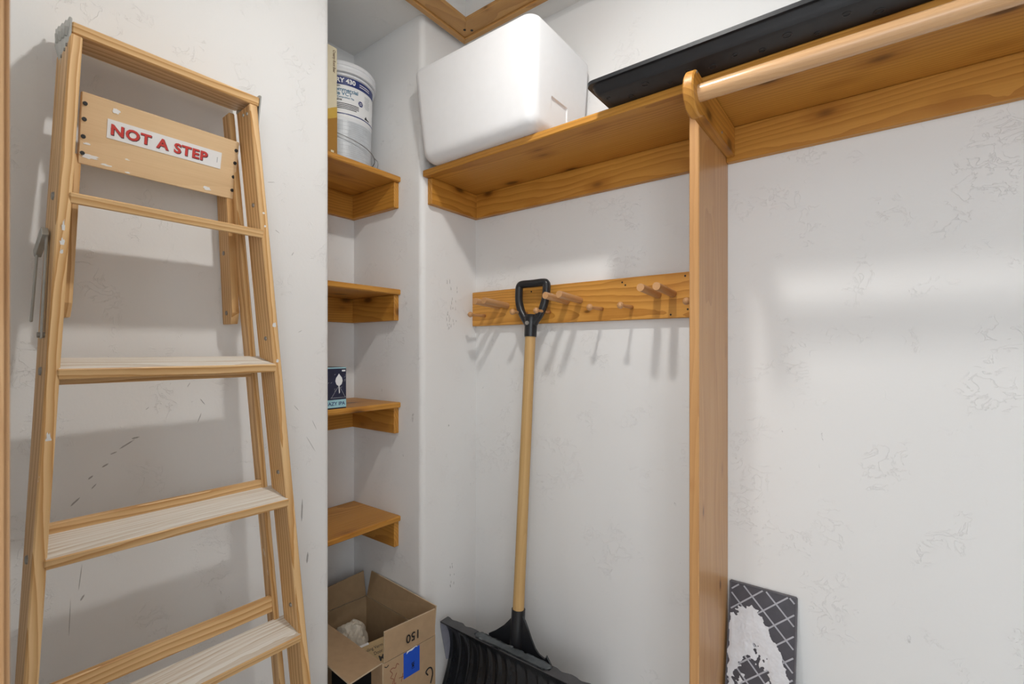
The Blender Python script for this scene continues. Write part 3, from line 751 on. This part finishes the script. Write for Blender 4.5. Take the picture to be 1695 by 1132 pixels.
def on_bucket(name, bm, mat, u0, zc, lift, par):
    return obj(name, wrap(bm, u0, zc, lift), mat, T(*bc, bz), par)
lab = on_bucket('label', grid_bm(.235, .128, 40, 4), WHITE, 0, .2175, .0004, bucket)
on_bucket('label_band', grid_bm(.235, .026, 40), NAVY, 0, .2685, .0009, lab)
on_bucket('label_rule', grid_bm(.235, .0034, 40), NAVY, 0, .1640, .0009, lab)
on_bucket('label_print', grid_bm(.235, .125, 40), LOWLAB, 0, .082, .0004, lab)
on_bucket('lettering', text_bm('HENRY 430', .0205, bold=.035, depth=.0001, xscale=1.0), WHITE, -.030, .2685, .0014, lab)
on_bucket('lettering', text_bm('Premium', .0110, bold=.015, depth=.0001), INK, -.047, .2510, .0009, lab)
on_bucket('lettering', text_bm('Commercial', .0165, bold=.022, depth=.0001, xscale=1.05), TEALINK, -.012, .2400, .0009, lab)
on_bucket('lettering', text_bm('Grade VCT', .0160, bold=.022, depth=.0001, xscale=1.05), TEALINK, -.030, .2270, .0009, lab)
on_bucket('lettering', text_bm('Vinyl Composition Tile', .0075, bold=.02, depth=.0001), TEALINK, -.018, .2160, .0009, lab)
on_bucket('lettering', text_bm('Adhesive', .0110, bold=.02, depth=.0001), INK, -.042, .2080, .0009, lab)
on_bucket('label_badge', prism_bm(arc(0, 0, .0088, 0, 345, 23), .0002), NAVY, .041, .211, .0010, lab)
for q_ in range(2): on_bucket('print_line', grid_bm(.011, .0018, 4, 1), WHITE, .041, .2135 - q_ * .005, .0015, lab)
for q_ in range(4): on_bucket('print_line', grid_bm(.080 - .016 * (q_ == 3), .0024, 10, 1), INK, -.006, .1965 - q_ * .0052, .0009, lab)
for q_ in range(9): on_bucket('print_line', grid_bm(.026 - .006 * (q_ % 3 == 2), .0014, 6, 1), GREYINK, .070, .243 - q_ * .0046, .0009, lab)
for q_ in range(2): on_bucket('print_line', grid_bm(.045, .0024, 6, 1), WHITE, .058, .2720 - q_ * .0065, .0014, lab)
on_bucket('label_mark', prism_bm([(-.012, -.004), (-.006, .005), (0, -.001), (.012, -.003), (.012, -.006), (-.012, -.006)], .0002), INK, .070, .1750, .0010, lab)
for q_ in range(18): on_bucket('print_line', grid_bm(.06 + .05 * random.random(), .0011, 10, 1), GREYINK, .01 + .03 * (q_ % 2), .139 - q_ * .0063, .0008, lab)
# wire bail hanging down in front
ph = []
for i in range(25):
    t = i / 24; a = BA + math.radians(-100 + 200 * t) + math.radians(12); s_ = math.sin(math.pi * t)
    r_ = .1095 + .004 * s_; ph.append((bc[0] + r_ * math.cos(a), bc[1] + r_ * math.sin(a), bz + .145 - .02 * s_ - .095 * t))
obj('bail', tube_bm(smooth_path(ph, 2), .0013, 6), WIRE, None, bucket, smooth=True, recenter=True)
a_ = BA + math.radians(78)
e0 = Vector((bc[0] + .110 * math.cos(a_), bc[1] + .110 * math.sin(a_), bz + .062))
obj('bail_loop', tube_bm(smooth_path([e0 + Vector((0, 0, .012)), e0 + Vector((.010, .010, -.004)), e0 + Vector((.006, .008, -.025)), e0 + Vector((-.002, .004, -.045))], 4), .0014, 6), WIRE, None, bucket, smooth=True, recenter=True)

# ------------------------------------------------------------------ root beer carton
cx0, cx1, cy0, cy1, cz0, cz1 = -1.392, -1.322, .7515, .8465, bz, .932
carton = thing('soda_carton', ((cx0 + cx1) / 2, (cy0 + cy1) / 2, bz), 'cream and caramel root beer carton beside the white bucket', 'carton')
obj('carton_body', box_bm(cx1 - cx0, cy1 - cy0, cz1 - cz0, .0015), CREAM, T((cx0 + cx1) / 2, (cy0 + cy1) / 2, (cz0 + cz1) / 2), carton)
Mf = axes((cx1, cy1, cz0), (0, 1, 0), (0, 0, 1))               # face plane: x right (towards +y), y up, z out
W_ = cy1 - cy0
def strip(pts, mat, lift, name):
    bm = bmesh.new(); bm.faces.new([bm.verts.new((x, y, 0)) for x, y in pts]); bmesh.ops.triangulate(bm, faces=bm.faces[:])
    r = bmesh.ops.extrude_face_region(bm, geom=bm.faces[:]); bmesh.ops.translate(bm, verts=[g for g in r['geom'] if isinstance(g, bmesh.types.BMVert)], vec=(0, 0, .0002))
    return obj(name, bm, mat, Mf @ T(0, 0, lift), carton)
strip([(-W_, .002), (-.0005, .002), (-.0005, .150)] + [(-.0005 - i * .006, .150 - .036 * math.sin(i / 15 * math.pi / 2) ** 1.2) for i in range(1, 15)] + [(-W_, .114)], GOLDC, .0003, 'golden_wave')
strip([(-W_, .002), (-.0005, .002), (-.0005, .118)] + [(-.0005 - i * .006, .118 - .03 * math.sin(i / 15 * math.pi / 2)) for i in range(1, 15)] + [(-W_, .088)], BROWNC, .0006, 'caramel_wave')
o = obj('lettering', text_bm('Creamy Root Beer', .0125, bold=.01, depth=.0001, align='LEFT', xscale=.72), BRINK, Mf @ T(-.0105, cz1 - cz0 - .010, .0004) @ Matrix.Rotation(-math.pi / 2, 4, 'Z'), carton)
strip([(-.058, .070), (-.058, .150), (-.040, .128), (-.046, .122), (-.038, .112), (-.045, .106), (-.037, .096), (-.046, .078)], WHITE, .0009, 'white_emblem')
strip([(x - .048, y + .058) for x, y in arc(0, 0, .013, 0, 345, 20)], WHITE, .0009, 'white_emblem')
strip([(x - .048, y + .058) for x, y in arc(0, 0, .006, 0, 345, 16)], BROWNC, .0012, 'emblem_eye')
strip([(-.022, .004), (-.012, .004), (-.012, .012), (-.022, .012)], CREAM, .0009, 'print_block')

# ------------------------------------------------------------------ small hazy ipa box
iz = -.1975 + .0185
ibox = thing('drinks_box', (-1.37, .83, iz), 'small dark blue HAZY IPA box with a white leaf on an alcove shelf', 'box')
ix1, iy0, iy1, ih = -1.314, .770, .8735, .1275
obj('box_body', box_bm(.105, iy1 - iy0, ih, .0015), NIGHT, T(ix1 - .0525, (iy0 + iy1) / 2, iz + ih / 2), ibox)
Mi_ = axes((ix1, iy1, iz), (0, 1, 0), (0, 0, 1))
def ip(name, pts, mat, lift=.0003):
    bm = prism_bm(pts, .0002); return obj(name, bm, mat, Mi_ @ T(0, 0, lift), ibox)
wI = iy1 - iy0
band = ip('aqua_band', [(-wI + .001, .004), (-.001, .004), (-.001, .028), (-wI + .001, .028)], AQUA)
ip('aqua_band', [(-wI + .001, ih - .004), (-.001, ih - .004), (-.001, ih - .0005), (-wI + .001, ih - .0005)], AQUA)
obj('lettering', text_bm('HAZY IPA', .0150, bold=.015, depth=.0001, xscale=1.05), NAVY, Mi_ @ T(-.040, .0155, .0006), ibox)
leaf = [(0, -.019), (.009, -.012), (.0125, -.002), (.010, .008), (.005, .014), (0, .021), (-.005, .014), (-.010, .008), (-.0125, -.002), (-.009, -.012)]
ip('leaf', [(x - .026, y + .087) for x, y in leaf], WHITE)
ip('leaf_stem', [(-.0275, .070), (-.0250, .070), (-.0225, .050), (-.0255, .046), (-.0265, .052)], WHITE)
for (a, b) in (((-.028, .068), (-.052, .034)), ((-.024, .068), (-.004, .034)), ((-.055, .034), (-.003, .034))):
    A_, B_ = Vector((*a, 0)), Vector((*b, 0)); n_ = Vector((-(B_ - A_).y, (B_ - A_).x, 0)).normalized() * .0005
    ip('line', [(A_ + n_)[:2], (B_ + n_)[:2], (B_ - n_)[:2], (A_ - n_)[:2]], GREYINK)
rnd = random.Random(3)
for i in range(10):
    x = -.004 - rnd.random() * .06; y = .05 + rnd.random() * .062
    if abs(x + .026) < .014 and y > .066: x = -.008
    ip('line', [(x, y), (x + .004, y + .003), (x + .0045, y + .0024), (x + .0005, y - .0006)], GREYINK)
ip('print_block', [(-.016, .114), (-.004, .114), (-.004, .119), (-.016, .119)], WHITE)

# ------------------------------------------------------------------ open cardboard carton on the floor
A = Vector((-1.478, 1.066, 0)); B = Vector((-1.102, 1.048, 0)); Cc = Vector((-1.118, .862, 0)); D = A + (Cc - B)
zr = -.895; TH = .0045
cart = thing('cardboard_box', ((A.x + Cc.x) / 2, (A.y + Cc.y) / 2, ZF), 'open cardboard box with raised flaps on the alcove floor', 'box')
def panel_quad(name, p, q, r, s, mat, th=TH, par=None, edge=True):
    """thin card panel p-q (bottom) r-s (top)"""
    p, q, r, s = map(Vector, (p, q, r, s)); n_ = (q - p).cross(s - p).normalized() * th / 2
    o = (p + q + r + s) / 4; bm = bmesh.new()
    f_ = [bm.verts.new(v - o + n_) for v in (p, q, r, s)]; b_ = [bm.verts.new(v - o - n_) for v in (p, q, r, s)]
    bm.faces.new(f_); bm.faces.new(b_)
    sides = [bm.faces.new((f_[i], f_[(i + 1) % 4], b_[(i + 1) % 4], b_[i])) for i in range(4)]
    for s_ in sides: s_.material_index = 1
    return obj(name, bm, [mat, CARDEDGE], Matrix.Translation(o), par or cart)
def at(v, z): return (v.x, v.y, z)
zb = ZF + .002
panel_quad('side_panel', at(A, zb), at(B, zb), at(B, zr), at(A, zr), CARDIN)
fp = panel_quad('side_panel', at(B, zb), at(Cc, zb), at(Cc, zr), at(B, zr), CARD)
lp = panel_quad('side_panel', at(Cc, zb), at(D, zb), at(D, zr), at(Cc, zr), CARD)
panel_quad('side_panel', at(D, zb), at(A, zb), at(A, zr), at(D, zr), CARDIN)
panel_quad('bottom_panel', at(A, zb + .003), at(B, zb + .003), at(Cc, zb + .003), at(D, zb + .003), CARDIN)
fl = panel_quad('flap', (Cc.x + .001, Cc.y + .002, zr + .003), (B.x + .001, B.y - .002, zr + .003), (B.x + .004, B.y - .004, zr + .086), (Cc.x + .006, Cc.y - .001, zr + .094), CARD)
panel_quad('flap', at(A + Vector((.005, 0, 0)), zr + .003), at(B - Vector((.004, 0, 0)), zr + .003), (B.x - .012, B.y + .018, zr + .080), (A.x + .015, A.y + .012, zr + .090), CARDIN)
panel_quad('flap', at(D + Vector((0, .003, 0)), zr + .003), at(A - Vector((0, .004, 0)), zr + .003), (A.x - .014, A.y - .004, zr + .088), (D.x - .012, D.y + .01, zr + .075), CARDIN)
panel_quad('flap', at(D + Vector((.004, -.002, 0)), zr + .002), at(Cc + Vector((-.002, -.002, 0)), zr + .002), (Cc.x + .012, Cc.y - .118, zr + .012), (D.x + .004, D.y - .112, zr + .012), CARD)
# printing on the flap and front face; frame with x along the face (right), y up, z out
fx = (B - Cc).normalized(); fn = fx.cross(Vector((0, 0, 1)))
Mff = axes((Cc.x + .0035, Cc.y, zr), fx, (0.02, 0, 1))
o = obj('lettering', text_bm('150', .036, bold=.008, depth=.0002, xscale=.95), INK, Mff @ T(.098, .040, .0042) @ Matrix.Rotation(math.pi, 4, 'Z'), fl)
Mfb = axes((Cc.x, Cc.y, zr), fx, (0, 0, 1)) @ T(0, 0, TH / 2)
obj('blue_tape', box_bm(.058, .076, .0006), BLUE, Mfb @ T(.097, -.040, .0004), fp)
obj('tape_tear', prism_bm([(-.02, -.004), (-.012, 0), (0, -.001), (.012, .004), (.02, .001), (.016, .006), (-.018, .003)], .0008), WHITE, Mfb @ T(.098, -.004, .0008), fp)
obj('lettering', text_bm('1MR', .015, bold=.01, depth=.0002, xscale=.8), INK, Mfb @ T(.102, -.052, .0009) @ Matrix.Rotation(math.pi / 2, 4, 'Z'), fp)
def scrawl(name, pts, r_, mat, M, par):
    obj(name, tube_bm(smooth_path([(x, y, 0) for x, y in pts], 4), r_, 6), mat, M, par)
scrawl('red_scrawl', [(.052, -.026), (.045, -.020), (.040, -.030), (.030, -.026), (.022, -.030), (.030, -.042), (.024, -.052), (.034, -.060), (.030, -.072), (.042, -.075)], .0008, REDPEN, Mfb, fp)
scrawl('red_scrawl', [(.044, -.046), (.038, -.058), (.036, -.072)], .0008, REDPEN, Mfb, fp)
scrawl('red_scrawl', [(.052, -.066), (.064, -.068), (.078, -.069)], .0008, REDPEN, Mfb, fp)
scrawl('red_scrawl', [(.066, -.058), (.064, -.068), (.060, -.080)], .0008, REDPEN, Mfb, fp)
scrawl('black_mark', [(.004, -.010), (.010, -.014), (.017, -.010)], .0012, INK, Mfb, fp)
scrawl('black_mark', [(.158, -.110), (.150, -.098), (.160, -.090), (.172, -.096), (.176, -.115), (.168, -.140)], .0022, INK, Mfb, fp)
# black printed area on the shaded side of the box
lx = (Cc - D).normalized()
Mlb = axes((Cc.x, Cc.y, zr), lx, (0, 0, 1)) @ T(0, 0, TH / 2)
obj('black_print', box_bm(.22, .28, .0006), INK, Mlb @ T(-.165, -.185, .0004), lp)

# crumpled paper and envelope inside the box
def crumple(name, c, rx, ry, rz, seed, mat):
    bm = bmesh.new(); bmesh.ops.create_icosphere(bm, subdivisions=4, radius=1)
    for v in bm.verts:
        p = v.co.copy(); k = 1 + .22 * noise.noise(p * 1.7 + Vector((seed, 0, 0))) - .16 * abs(noise.noise(p * 3.1 + Vector((0, seed, 0))))
        k += .05 * noise.noise(p * 9)
        v.co = Vector((p.x * rx * k, p.y * ry * k, p.z * rz * k))
    return obj(name, bm, mat, T(*c))
paper = crumple('crumpled_paper', (-1.398, .948, -.985), .060, .052, .074, 3.3, CRUMPLE)
tag(paper, 'ball of crumpled pale paper inside the cardboard box', 'paper')
env = thing('envelope', (-1.26, .95, -1.05), 'manila envelope with black handwriting inside the cardboard box', 'envelope')
Me = axes((-1.262, .948, -1.000), (0.26, .96, .05), (-.8, .2, .5))
body = obj('envelope_body', box_bm(.104, .15, .004, .001), MANILA, Me, env)
obj('envelope_edge', box_bm(.05, .007, .0012), WHITE, Me @ T(-.026, .0725, .0024), env)
obj('handwriting', text_bm('Boiling Verm', .0145, depth=.0002, xscale=.9), INK, Me @ T(.006, .052, .0022), env)
obj('handwriting', text_bm('Door', .0145, depth=.0002, xscale=.9), INK, Me @ T(.018, .034, .0022), env)
obj('handwriting', text_bm('MP', .024, bold=.03, depth=.0002), INK, Me @ T(.028, .012, .0022), env)

# ------------------------------------------------------------------ plaster-smeared tile board leaning by the panel
pw, ph_ = .150, .700; lean = math.atan(.21)
pb = Vector((-.227, 1.3455 - math.sin(lean) * ph_, ZF + .001))
tile = thing('tile_board', tuple(pb), 'dark board with a diamond lattice smeared with white plaster, leaning on the wall', 'board')
Mp = axes(pb, (1, 0, 0), (0, math.sin(lean), math.cos(lean)))
obj('slab', box_bm(pw, ph_, .010, .0012), [TILE], Mp @ T(0, ph_ / 2, -.006), tile)
for s in (-1, 1): obj('edge_strip', box_bm(.0035, ph_, .0125, .0008), TILEEDGE, Mp @ T(s * (pw / 2 + .0002), ph_ / 2, -.006), tile)
obj('edge_strip', box_bm(pw, .004, .0125, .0008), TILEEDGE, Mp @ T(0, ph_, -.006), tile)
# lattice bars clipped to the board
pitch = .0365; dirs = ((.62, 1.0), (-1.0, .62))
ks = 0
for di, (dx, dy) in enumerate(((math.cos(math.radians(41)), math.sin(math.radians(41))), (math.cos(math.radians(-45)), math.sin(math.radians(-45))))):
    nx_, ny_ = -dy, dx
    for k in range(-30, 31):
        ox, oy = nx_ * k * pitch, .55 + ny_ * k * pitch
        ts = []
        t0, t1 = -2.0, 2.0
        for o_, d_, lo, hi in ((ox, dx, -pw / 2 + .004, pw / 2 - .004), (oy, dy, .30, ph_ - .004)):
            a_, b_ = (lo - o_) / d_, (hi - o_) / d_
            if a_ > b_: a_, b_ = b_, a_
            t0, t1 = max(t0, a_), min(t1, b_)
        if t1 - t0 < .008: continue
        p0 = Vector((ox + dx * t0, oy + dy * t0, -.0004)); p1 = Vector((ox + dx * t1, oy + dy * t1, -.0004))
        M_, L_ = frame_to(p0, p1, (0, 0, 1))
        obj('lattice_bar', box_bm(.0016, .0034, L_), LATT, Mp @ M_, tile)
# plaster: bumpy relief mesh with holes
bm = bmesh.new(); nxg, nyg = 96, 200; vs_ = {}
def pmask(x, y):
    u = x / (pw / 2); 
    topy = .650 - .10 * max(0, (u + .25)) ** 1.6 * 1.2 - .06 * max(0, -(u + .25)) ** 2
    m_ = (topy - y) / .03 + .6 * noise.noise(Vector((x * 60, y * 60, 1))) + .3 * noise.noise(Vector((x * 160, y * 160, 5)))
    e_ = min(x + pw / 2 - .002, pw / 2 - x - .006) / .006 + noise.noise(Vector((0, y * 50, 9))) * .8
    hole = 0
    hx, hy = (x + .014) / .040, (y - .475) / .075
    hole = .95 - (hx * hx + hy * hy) + .9 * noise.noise(Vector((x * 45, y * 45, 2))) + .7 * noise.noise(Vector((x * 130, y * 130, 7)))
    if (x < -.045 and y < .50): hole = max(hole, .1 + 1.4 * noise.noise(Vector((x * 40, y * 40, 12))))
    return min(m_, e_, -hole * 1.2 + .3)
for i in range(nxg + 1):
    for j in range(nyg + 1):
        x = -pw / 2 + pw * i / nxg; y = .30 + .37 * j / nyg; m_ = pmask(x, y)
        if m_ > 0:
            z = .0008 + .0022 * min(1, m_ * .8) + .0012 * noise.noise(Vector((x * 55, y * 35, 3))) + .0008 * noise.noise(Vector((x * 200, y * 200, 3)))
            vs_[i, j] = bm.verts.new((x, y, max(z, .0003)))
for i in range(nxg):
    for j in range(nyg):
        q = [(i, j), (i + 1, j), (i + 1, j + 1), (i, j + 1)]
        q = [vs_[k] for k in q if k in vs_]
        if len(q) >= 3: bm.faces.new(q)
bmesh.ops.delete(bm, geom=[v for v in bm.verts if not v.link_faces], context='VERTS')
o = obj('plaster_smear', bm, PASTE, Mp, tile, smooth=True)
